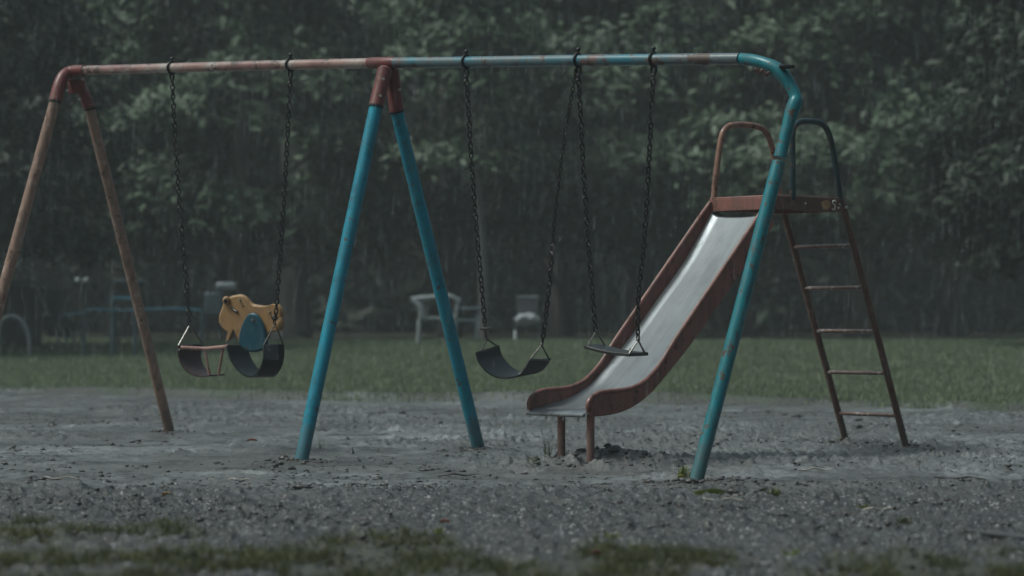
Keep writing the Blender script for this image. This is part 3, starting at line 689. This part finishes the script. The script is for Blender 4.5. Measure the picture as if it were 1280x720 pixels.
# white armchair
D = 44.0; c = gp(546, D); ch = thing('garden_armchair', c, 'white plastic garden armchair facing left on the far lawn, behind the rear blue leg', 'armchair')
w_ = .36
for sx in (-1, 1):
    for sy in (-1, 1):
        t_ = c+Vector((sx*.27, sy*.24, .42)); obj('leg', MB().tube([t_, c+Vector((sx*.30, sy*.27, -.02))], [.035, .028], 8), WHT, ch)
obj('seat', MB().box(c+Vector((0, 0, .42)), (.28, 0, 0), (0, .26, 0), (0, 0, .025)), WHT, ch, bevel=.02)
for sy in (-1, 1):
    mb = MB().tube(smoothpath([c+Vector((-.40, sy*.27, .74)), c+Vector((-.26, sy*.29, .60)), c+Vector((-.24, sy*.28, .42))], 5), .045, 8); obj('armrest_front', mb, WHT, ch)
    mb = MB().tube(smoothpath([c+Vector((-.40, sy*.28, .73)), c+Vector((-.1, sy*.29, .76)), c+Vector((.2, sy*.28, .78)), c+Vector((.36, sy*.24, .70))], 5), .034, 8); obj('armrest', mb, WHT, ch)
mb = MB().tube(smoothpath([c+Vector((.30, -.25, .42)), c+Vector((.34, -.22, .66)), c+Vector((.36, 0, .72)), c+Vector((.34, .22, .66)), c+Vector((.30, .25, .42))], 5), .03, 8)
for yy in (-.13, 0, .13): mb.tube([c+Vector((.29, yy, .43)), c+Vector((.355, yy, .70))], .025, 8)
obj('backrest', mb, WHT, ch)
# pale blue low chair beside it
c = gp(583, 44.6); ch = thing('garden_chair', c, 'small pale blue garden chair beside the white armchair and the thin trunk', 'chair')
for sx in (-1, 1):
    for sy in (-1, 1): obj('leg', MB().tube([c+Vector((sx*.15, sy*.18, .36)), c+Vector((sx*.18, sy*.2, -.02))], .02, 8), PALEB, ch)
obj('seat', MB().box(c+Vector((0, 0, .37)), (.19, 0, 0), (0, .2, 0), (0, 0, .02)), PALEB, ch, bevel=.01)
mb = MB(); mb.tube([c+Vector((.17, -.17, .38)), c+Vector((.20, -.17, .58)), c+Vector((.20, .17, .58)), c+Vector((.17, .17, .38))], .018, 8); mb.box(c+Vector((.19, 0, .5)), (.008, 0, .0), (0, .16, 0), (0, 0, .05)); mb.tube([c+Vector((-.2, -.18, .56)), c+Vector((.2, -.18, .57))], .018, 8)
obj('backrest', mb, PALEB, ch, bevel=.004)
# dark high-backed chair with white bundle
c = gp(659, 45); ch = thing('folding_chair', c, 'dark high-backed folding chair with a white bundle on its seat', 'chair')
for sx in (-1, 1): obj('leg', MB().tube([c+Vector((sx*.2, -.15, -.02)), c+Vector((sx*.2, .12, .40))], .014, 8), GRY, ch); obj('leg', MB().tube([c+Vector((sx*.2, .2, -.02)), c+Vector((sx*.2, -.15, .38))], .014, 8), GRY, ch)
obj('seat', MB().box(c+Vector((0, 0, .30)), (.2, 0, 0), (0, .2, 0), (0, 0, .02)), DK, ch, bevel=.01)
obj('backrest', MB().box(c+Vector((0, .2, .52)), (.17, 0, 0), (0, .012, 0), (0, .03, .22)), SLAT, ch, bevel=.01); obj('backrest_bar', MB().tube([c+Vector((-.19, .22, .755)), c+Vector((.19, .22, .755))], .016, 8), GRY, ch)
mb = MB()
for i in range(9): mb.ball(c+Vector((-.13+.032*i, -.02+.02*(i % 3), .40-.004*abs(i-4)+.03*(i % 2))), .065+.01*(i % 3), 10, 6, (1, .9, .8))
tag(obj('cloth_bundle', mb, WHT), 'crumpled white bundle lying on the dark folding chair', 'bundle')
# hoop rack at left
hp = smoothpath([gp(-2, 41, -.03), gp(-1, 41, .45), gp(3, 41, .58), gp(12, 41, .64), gp(22, 41, .62), gp(31, 41, .50), gp(36, 41, .32), gp(37.5, 41, -.03)], 6)
tag(obj('hoop_rail', MB().tube(hp, .028, 12), GRY), 'grey bent tube hoop standing on the lawn at the far left', 'hoop')
# dark box bench with pale lid strip
c = gp(24, 45); bx_ = thing('storage_box', c, 'big dark storage box with a pale strip along its top, behind the grey hoop', 'storage box')
obj('body', MB().box(c+Vector((0, 0, .5)), (.33, 0, 0), (0, .3, 0), (0, 0, .52)), SLAT, bx_, bevel=.02); obj('lid', MB().box(c+Vector((.04, -.02, 1.05)), (.22, 0, 0), (0, .3, 0), (0, 0, .05)), PALEB, bx_, bevel=.015)
# stack of folded loungers: dark frame with slanting bars
c = gp(80, 43); ls = thing('folded_lounger', c, 'folded dark lounger with slanting pale bars leaning beside the storage box', 'lounger')
obj('backrest', MB().box(c+Vector((-.14, .05, .62)), (.22, 0, -.02), (0, .02, 0), (-.10, .05, .38)), DK, ls, bevel=.01)
obj('side_tube', MB().tube(smoothpath([c+Vector((-.46, -.02, 1.12)), c+Vector((-.38, -.03, .95)), c+Vector((-.29, -.04, .74)), c+Vector((-.26, -.04, .62))], 4), .022, 8), GRY, ls)
obj('seat', MB().box(c+Vector((.10, 0, .42)), (.38, 0, 0), (0, .28, 0), (0, 0, .02)), DK, ls, bevel=.01)
for x0 in (-.12, .0, .12, .24): obj('leg', MB().tube([c+Vector((x0, -.2, .42)), c+Vector((x0+.13, -.24, -.01))], .018, 8), GRY, ls)
obj('hinge_cap', MB().ball(c+Vector((-.26, -.10, .60)), .055, 10, 6, (1.2, .6, .8)), GRY, ls)
# reflector post
c = gp(103, 47); rp = thing('lamp_post', c, 'short dark post carrying two small round pale lamps, left of the blue rail', 'lamp post')
obj('pole', MB().tube([c, c+Vector((0, 0, 1.0))], .03, 8), DK, rp); obj('crossarm', MB().tube([c+Vector((-.09, 0, 1.0)), c+Vector((.09, 0, 1.0))], .02, 8), DK, rp)
for sx in (-.075, .075): obj('lamp_globe', MB().ball(c+Vector((sx, -.03, 1.06)), .05, 12, 8), WHT, rp)
# blue rail with two posts
D = 41; bl = thing('blue_railing', gp(141, D), 'low blue rail strung between two grey-blue posts behind the left swing', 'railing')
PST = plain('post_greyblue', (.07, .10, .115), .45, .2, .3, 10)
obj('post', MB().tube([gp(141, D, -.03), gp(141, D, .98)], .042, 10), PST, bl); obj('post', MB().tube([gp(169, D, -.03), gp(169, D, .62)], .030, 10), PST, bl)
def at_(px, py): return P(px, py, D-.05)
obj('rail', MB().tube(smoothpath([at_(80, 394), at_(104, 391), at_(112, 387), at_(141, 388)], 5), .017, 8), BLR, bl); obj('rail', MB().tube(smoothpath([at_(141, 388), at_(180, 387), at_(222, 386), at_(252, 388)], 5), .017, 8), BLR, bl)
obj('rail', MB().tube([at_(141, 373), at_(169, 373)], .024, 8), BLR, bl)
obj('post', MB().tube([gp(106, D, -.03), at_(106, 386)], .02, 8), PST, bl); obj('post', MB().tube([gp(252, D, -.03), at_(252, 387)], .02, 8), PST, bl)
# pale table behind the rail
c = gp(163, 46); tb = thing('garden_table', c, 'small table with a pale top behind the blue rail', 'table')
obj('table_top', MB().box(c+Vector((0, 0, 1.05)), (.27, 0, 0), (0, .25, 0), (0, 0, .035)), PALEB, tb, bevel=.02)
for sx in (-1, 1):
    for sy in (-1, 1): obj('leg', MB().tube([c+Vector((sx*.22, sy*.2, -.02)), c+Vector((sx*.2, sy*.18, 1.02))], .02, 8), DK, tb)
# white cabinet
c = gp(268, 46); cb = thing('white_cabinet', c, 'pale grey box cabinet on thin legs behind the yellow animal board', 'cabinet')
obj('body', MB().box(c+Vector((-.01, 0, .66)), (.15, 0, 0), (0, .12, 0), (0, 0, .19)), PALEB, cb, bevel=.02); obj('hood', MB().box(c+Vector((.20, 0, .95)), (.17, 0, 0), (0, .1, 0), (0, 0, .07)), WHT, cb, bevel=.04)
for sx in (-.12, .10): obj('leg', MB().tube([c+Vector((sx, 0, -.02)), c+Vector((sx, 0, .9 if sx > 0 else .5))], .02, 8), DK, cb)
# pale post with crossarm behind the plank swing
c = gp(780, 50); sp_ = thing('sign_post', c, 'pale post with a short arm on the dark far side, between plank swing chains', 'post')
obj('post', MB().tube([c, c+Vector((0, 0, 1.35))], .035, 10), GRY, sp_); obj('crossarm', MB().tube([c+Vector((-.28, 0, 1.33)), c+Vector((.03, 0, 1.36))], .035, 10), GRY, sp_)
# ------------------------------------------------------------------ grass
def blades(x, y, hgt, wid, rs, mat, name, label, lean=.35):
    n = len(x); z = G(x, y)-.004; a = rs.uniform(0, 2*math.pi, n); dx, dy = np.cos(a), np.sin(a)
    la = rs.uniform(0, 2*math.pi, n); lx, ly = np.cos(la)*hgt*lean, np.sin(la)*hgt*lean
    v = np.empty((n, 5, 3)); b = np.stack([x, y, z], 1); wv = np.stack([dx*wid, dy*wid, 0*x], 1)
    mid = b+np.stack([lx*.35, ly*.35, hgt*.55], 1); tip = b+np.stack([lx*1.1, ly*1.1, hgt], 1)
    v[:, 0] = b-wv; v[:, 1] = b+wv; v[:, 2] = mid+wv*.75; v[:, 3] = mid-wv*.75; v[:, 4] = tip
    i = np.arange(n)*5
    f = np.concatenate([np.stack([i, i+1, i+2], 1), np.stack([i, i+2, i+3], 1), np.stack([i+3, i+2, i+4], 1)])
    o = npmesh(name, v.reshape(-1, 3), f, mat, 3, dict(tint=np.repeat(rs.uniform(0, 1, n), 5)))
    if label: tag(o, label, 'grass', kind='stuff')
    return o
GRN = leafmat('grass_lawn', (.155, .195, .12), (.23, .26, .17), .3); GRF = leafmat('grass_front', (.045, .055, .02), (.14, .14, .062), .3)
n = 230000; yy = 25+(50-25)*rng.uniform(0, 1, n)**1.2; xx = rng.uniform(-1, 1, n)*(yy*.20+.6); k = (yy+rng.exponential(.2, n)*ss(.35, .7, fbm(xx*1.6, yy*.8, 19, 3)) > edge_y(xx)+.9*(fbm(xx*2.2, yy*1.0, 9, 3)-.40)); xx, yy = xx[k], yy[k]
blades(xx, yy, rng.uniform(.03, .075, len(xx))*(.6+.8*fbm(xx*1.2, yy*.8, 77, 3)), .006+.0*xx, rng, GRN, 'lawn_grass', 'short wet green grass covering the lawn beyond the sand')
n = 520000; yy = rng.uniform(8.2, 12.8, n); xx = rng.uniform(-1, 1, n)*(yy*.20+.15); p_ = fgrass(xx, yy)*ss(.35, .62, fbm(xx*6, yy*4, 141, 3)); k = rng.uniform(0, 1, n) < p_*.45; xx, yy = xx[k], yy[k]
blades(xx, yy, rng.uniform(.014, .048, len(xx)), .0019+.0*xx, rng, GRF, 'foreground_grass', 'sparse olive grass growing through the mud in the foreground', .8)
# ------------------------------------------------------------------ clods and gravel (uncountable)
STM = plain('wet_clod', (.06, .056, .052), .42, 0, .6, 25); STL = plain('wet_gravel', (.16, .158, .155), .35, 0, .6, 25)
oct_v = np.array([[1, 0, 0], [0, 1, 0], [-1, 0, 0], [0, -1, 0], [0, 0, 1], [0, 0, -1], [.6, .6, .45], [-.6, .6, .45], [-.6, -.6, .45], [.6, -.6, .45]], float)
oct_f = np.array([[0, 1, 6], [1, 4, 6], [4, 0, 6], [1, 2, 7], [2, 4, 7], [4, 1, 7], [2, 3, 8], [3, 4, 8], [4, 2, 8], [3, 0, 9], [0, 4, 9], [4, 3, 9], [1, 0, 5], [2, 1, 5], [3, 2, 5], [0, 3, 5]])
def rocks(x, y, r, mat, name, label, rs, flat=.55):
    n = len(x); z = G(x, y)+r*.15; a = rs.uniform(0, 6.28, n)
    v = oct_v[None]*(1+rs.normal(size=(n, 10, 1))*.22)*np.stack([r*rs.uniform(.8, 1.7, n), r*rs.uniform(.7, 1.2, n), r*flat*rs.uniform(.7, 1.5, n)], 1)[:, None]
    c, s_ = np.cos(a)[:, None], np.sin(a)[:, None]; vx = v[..., 0]*c-v[..., 1]*s_; vy = v[..., 0]*s_+v[..., 1]*c
    v = np.stack([vx+x[:, None], vy+y[:, None], v[..., 2]+z[:, None]], -1)
    f = (oct_f[None]+(np.arange(n)*10)[:, None, None]).reshape(-1, 3)
    o = npmesh(name, v.reshape(-1, 3), f, mat, 3, smooth=True); tag(o, label, 'mud', kind='stuff'); return o
def scat(n, y0, y1, dens):
    y = rng.uniform(y0, y1, n); x = rng.uniform(-1, 1, n)*(y*.20+.1); k = rng.uniform(0, 1, n) < dens(x, y); return x[k], y[k]
x, y = scat(24000, 8.2, 14.2, lambda x, y: ss(.45, .65, fbm(x*1.5, y*2, 151, 3))); rocks(x, y, rng.gamma(1.6, .0026, len(x))+.0015, STM, 'mud_clods', 'dark crumbs of wet mud strewn over the foreground', rng)
x, y = scat(15000, 8.2, 14.2, lambda x, y: ss(.45, .65, fbm(x*1.5, y*2, 161, 3))); rocks(x, y, rng.gamma(1.6, .0016, len(x))+.001, STL, 'fine_gravel', 'pale wet grit scattered over the foreground mud', rng)
x, y = scat(9000, 13.6, 27, lambda x, y: ss(.42, .62, fbm(x*.9, y*.7, 171, 3))); k = y < edge_y(x)-.3; x, y = x[k], y[k]; rocks(x, y, rng.gamma(1.2, .0042, len(x))+.002, STM, 'sand_clods', 'dark lumps of mud scattered over the wet sand around the play equipment', rng, .5)
fx_, fy_, fr__ = [], [], []
for px_, py_, n_, sp in ((-1.25, 16.1, 60, .12), (-.2, 17.3, 50, .14), (.95, 14.2, 60, .12), (-2.43, 19.4, 60, .2), (.62, 15.98, 90, .22), (.3, 15.95, 60, .14), (.5, 15.75, 60, .14), (2.25, 17.9, 60, .2), (2.5, 17.5, 60, .15)):
    fx_ += list(rng.normal(px_, sp, n_)); fy_ += list(rng.normal(py_, sp, n_)); fr__ += list(rng.gamma(1.6, .0045, n_)+.002)
rocks(np.array(fx_), np.array(fy_), np.array(fr__), STM, 'trodden_clods', 'dark crumbled mud heaped round the feet of the frame, slide and ladder', rng, .6)
# ------------------------------------------------------------------ single stones, tufts, litter
def onground(px, py):
    D = HC*F/(py-HOR)
    for _ in range(6):
        x = (px-640)/F*D; D = (HC-g(x, D))*F/(py-HOR)
    x = (px-640)/F*D; return Vector((x, D, g(x, D)))
DST = plain('dark_stone', (.035, .035, .037), .4, 0, .4, 30)
def stone(px, py, wpx, hpx, label, peak=0.0):
    c = onground(px, py); k = c.y/F; r = wpx*k/2; h_ = hpx*k; mb = MB(); seg, ring = 14, 8
    rr = random.Random(int(px*7+py)); vs = []
    for i in range(ring):
        t = i/(ring-1)
        for j in range(seg):
            a = 2*math.pi*j/seg; q_ = r*((1-t)**(.55+peak*.5))*(1+.16*math.sin(3*a+px)+.09*rr.uniform(-1, 1))
            vs.append(c+Vector((math.cos(a)*q_+peak*.25*r*t, math.sin(a)*q_*.8, -.015+(h_+.015)*t*(1+.05*rr.uniform(-1, 1)))))
    fs = [(i*seg+j, i*seg+(j+1) % seg, (i+1)*seg+(j+1) % seg, (i+1)*seg+j) for i in range(ring-1) for j in range(seg)]+[tuple((ring-1)*seg+j for j in range(seg))]
    mb.add(vs, fs); tag(obj('stone', mb, DST), label, 'stone', 'dark stones lying on the sand')
stone(439, 567, 12, 9, 'small pointed dark stone right of the near blue leg', 1.0)
stone(995, 594, 15, 7, 'dark stone lying right of the teal leg in front of the ladder', .5)
stone(491, 594, 16, 6, 'low dark stone at the muddy edge below the middle of the frame')
stone(133, 604, 16, 4, 'flat dark stone at the left below the rear tan leg')
stone(885, 657, 15, 6, 'flat dark stone in the foreground mud below the slide', .2)
stone(434, 549, 8, 3.5, 'tiny dark stone just behind the pointed stone')
stone(927, 710, 14, 6, 'dark lump at the very bottom of the picture right of centre')
def tuft(px, py, hpx, n, label, mat, spread=1.0, wide=.003):
    c = onground(px, py); k = c.y/F; mb = MB(); r_ = random.Random(int(px))
    for i in range(n):
        a = r_.uniform(0, 6.28); b = c+Vector((r_.gauss(0, .018*spread), r_.gauss(0, .018*spread), -.006)); hh = hpx*k*r_.uniform(.4, 1.1)
        l = Vector((math.cos(a), math.sin(a), 0))*hh*r_.uniform(.15, .75); sd = Vector((-math.sin(a), math.cos(a), 0))*wide
        p1, p2 = b+l*.3+UP*hh*.6, b+l+UP*hh
        mb.add([b-sd, b+sd, p1+sd*.8, p1-sd*.8, p2], [(0, 1, 2, 3), (3, 2, 4)])
    o = obj('grass_tuft', mb, mat); me = o.data
    at = me.attributes.new('tint', 'FLOAT', 'POINT'); at.data.foreach_set('value', np.random.default_rng(int(px)).uniform(0, 1, len(me.vertices)).astype(np.float32))
    tag(o, label, 'grass tuft', 'grass tufts growing out of the mud')
GRT = leafmat('tuft_pale', (.16, .19, .12), (.24, .25, .17), .3); GRG = leafmat('tuft_green', (.11, .15, .03), (.17, .19, .05), .3)
tuft(401, 562, 22, 14, 'wispy grass tuft right beside the near blue leg', GRT, .7, .0016)
tuft(474, 565, 13, 8, 'tiny wispy tuft right of the pointed dark stone', GRT, .5, .0016)
tuft(683, 575, 21, 34, 'pale grass tuft touching the left slide leg', GRT, 1.0, .002)
tuft(668, 576, 15, 26, 'pale grass tuft a little left of the slide legs', GRT, 1.2, .002)
tuft(853, 598, 17, 40, 'small bright green tuft at the foot of the teal leg', GRG, .9)
tuft(968, 620, 15, 60, 'yellow green tuft in the mud right of the moss patch', GRG, .9)
tuft(1050, 553, 11, 50, 'short tuft at the left foot of the ladder', GRT, 1.2, .002)
tuft(1080, 628, 9, 30, 'yellowish tuft in the mud below the ladder', GRG, .9)
tuft(991, 698, 15, 45, 'low green tuft near the bottom edge at right', GRG, 1.1)
tuft(545, 664, 12, 50, 'yellowish tuft in the foreground mud left of centre', GRG, .9)
tuft(760, 672, 9, 40, 'low tuft in the foreground mud below the slide legs', GRG, 1.1)
tuft(795, 690, 14, 60, 'olive tuft in the foreground right of centre', GRG, .9)
tuft(1130, 655, 12, 60, 'dark olive tuft at the right, left of the metal pipe', GRF, .9)
# moss patch
c = onground(890, 618); mb = MB(); r_ = random.Random(5)
for i in range(900):
    a = r_.uniform(0, 6.28); q_ = math.sqrt(r_.random()); b = c+Vector((math.cos(a)*q_*.088, math.sin(a)*q_*.05, -.004)); hh = (.030*(1-q_**2*.6))*r_.uniform(.6, 1.1); l = Vector((r_.gauss(0, .006), r_.gauss(0, .006), hh))
    sd = Vector((.0022, 0, 0)); mb.add([b-sd, b+sd, b+l], [(0, 1, 2)])
mp_ = obj('moss_patch', mb, leafmat('moss', (.07, .10, .015), (.12, .14, .03), .2)); at = mp_.data.attributes.new('tint', 'FLOAT', 'POINT'); at.data.foreach_set('value', rng.uniform(0, 1, len(mp_.data.vertices)).astype(np.float32))
tag(mp_, 'oval cushion of bright green moss in front of the teal leg', 'moss')
# metal pipe bottom right
a, b = onground(1214, 675), onground(1300, 677); b.z = a.z = max(a.z, b.z)+.008
pp = thing('metal_pipe', (a+b)/2-UP*.01, 'grey metal pipe lying in the mud at the bottom right', 'pipe'); obj('tube', MB().tube([a, b], .011, 14), SLAT, pp); obj('end_cap', MB().tube([a-(b-a).normalized()*.006, a+(b-a).normalized()*.02], .0135, 14), SLAT, pp)
# twigs and fallen leaves
TW = plain('twig_pale', (.30, .27, .24), .6, 0, .4, 60); TWD = plain('twig_dark', (.05, .04, .035), .6, 0, .4, 60)
for px, py, L, an, mt_, lab in ((75, 600, .20, .02, TW, 'pale twig lying at the left below the rear tan leg'), (405, 533, .12, .5, TWD, 'dark curved twig just behind the near blue leg'), (575, 596, .22, .05, TWD, 'long dark twig in front of the rear blue leg'),
                         (300, 601, .12, -.1, TW, 'short pale twig below the left swing'), (905, 629, .20, .03, TW, 'thin pale twig in front of the moss patch'), (1020, 586, .18, -.05, TW, 'pale twig in the sand below the ladder'), (1200, 600, .28, .04, TWD, 'dark twig on the sand at the right'), (1097, 630, .14, .1, TW, 'short pale twig beside the yellowish tuft')):
    c = onground(px, py); pts = []
    for t in np.linspace(-1, 1, 7): pts.append(c+Vector((t*L/2*math.cos(an), t*L/2*math.sin(an)+.01*math.sin(t*4), .012+.006*math.sin(t*5+px))))
    tag(obj('twig', MB().tube(pts, [.004, .0055, .006, .0055, .005, .004, .002], 6), mt_), lab, 'twig', 'twigs lying on the ground')
def dleaf(px, py, col, lab, s_=.03):
    c = onground(px, py)+UP*.008; rows = []
    for i in range(5):
        t = i/4; w_ = s_*.55*math.sin(math.pi*(.08+.84*t)); rows.append([c+Vector((s_*(2*t-1), w_*k_, .012*abs(k_)+.008*math.sin(t*3))) for k_ in (-1, 0, 1)])
    lf2 = thing('fallen_leaf', c, lab, 'leaf', 'fallen leaves on the sand'); obj('leaf_blade', MB().sheet(rows, .001), plain('dead_leaf', col, .5, 0, .3, 60), lf2); obj('leaf_stem', MB().tube([c-Vector((s_, 0, 0)), c-Vector((s_*1.5, .004, -.004))], .0012, 5), TWD, lf2)
dleaf(315, 552, (.32, .07, .03), 'reddish fallen leaf on the sand below the left swing', .035); dleaf(208, 623, (.33, .20, .04), 'yellow fallen leaf in the mud at the left', .022)
dleaf(827, 535, (.5, .5, .48), 'pale leaf on the sand behind the teal leg', .045); dleaf(852, 600, (.30, .28, .05), 'small yellow leaf by the foot of the teal leg', .02)
dleaf(556, 660, (.25, .08, .04), 'reddish brown leaf in the foreground mud', .02); dleaf(745, 686, (.22, .05, .05), 'dark red leaf in the foreground mud below the slide', .02)
# ------------------------------------------------------------------ rain drops in the air
n = 16000; D = 10+(46-10)*rng.uniform(0, 1, n)**.75; x = rng.uniform(-1, 1, n)*D*.20; z = HC+rng.uniform(-.11, .13, n)*D
k = z > .25; x, D, z = x[k], D[k], z[k]; n = len(x)
L = rng.gamma(2.2, .014, n)*(.6+D/26); r_ = rng.uniform(.0005, .0009, n)*(.5+D/15)
v = np.empty((n, 5, 3)); b = np.stack([x, D, z], 1); sl_ = np.stack([L*.03, 0*L, L], 1)
for j, a in enumerate((0, 2.09, 4.19)): v[:, j] = b+np.stack([np.cos(a)*r_, np.sin(a)*r_, 0*r_], 1)-sl_*.5
v[:, 3] = b+sl_; v[:, 4] = b-sl_
i = (np.arange(n)*5)[:, None]
f = np.concatenate([i+np.array([[0, 1, 3]]), i+np.array([[1, 2, 3]]), i+np.array([[2, 0, 3]]), i+np.array([[1, 0, 4]]), i+np.array([[2, 1, 4]]), i+np.array([[0, 2, 4]])])
mr = N('rain_water'); mr.set('Base Color', (.75, .8, .84)).set('Roughness', .15).set('Alpha', .14)
tag(npmesh('rain', v.reshape(-1, 3), f, mr.m, 3, smooth=True), 'fine rain drops falling through the air over the playground', 'rain', kind='stuff')
# ------------------------------------------------------------------ haze
mb = MB().box((0, 45, 8.5), (75, 0, 0), (0, 75, 0), (0, 0, 11))
hz = obj('haze', mb, N('haze_air').m, smooth=False); t = hz.data.materials[0].node_tree
t.nodes.remove(t.nodes['Principled BSDF']); pv = t.nodes.new('ShaderNodeVolumePrincipled'); pv.inputs['Color'].default_value = (.80, .86, .88, 1); pv.inputs['Density'].default_value = .0013
t.links.new(pv.outputs[0], t.nodes['Material Output'].inputs['Volume']); tag(hz, kind='stuff')
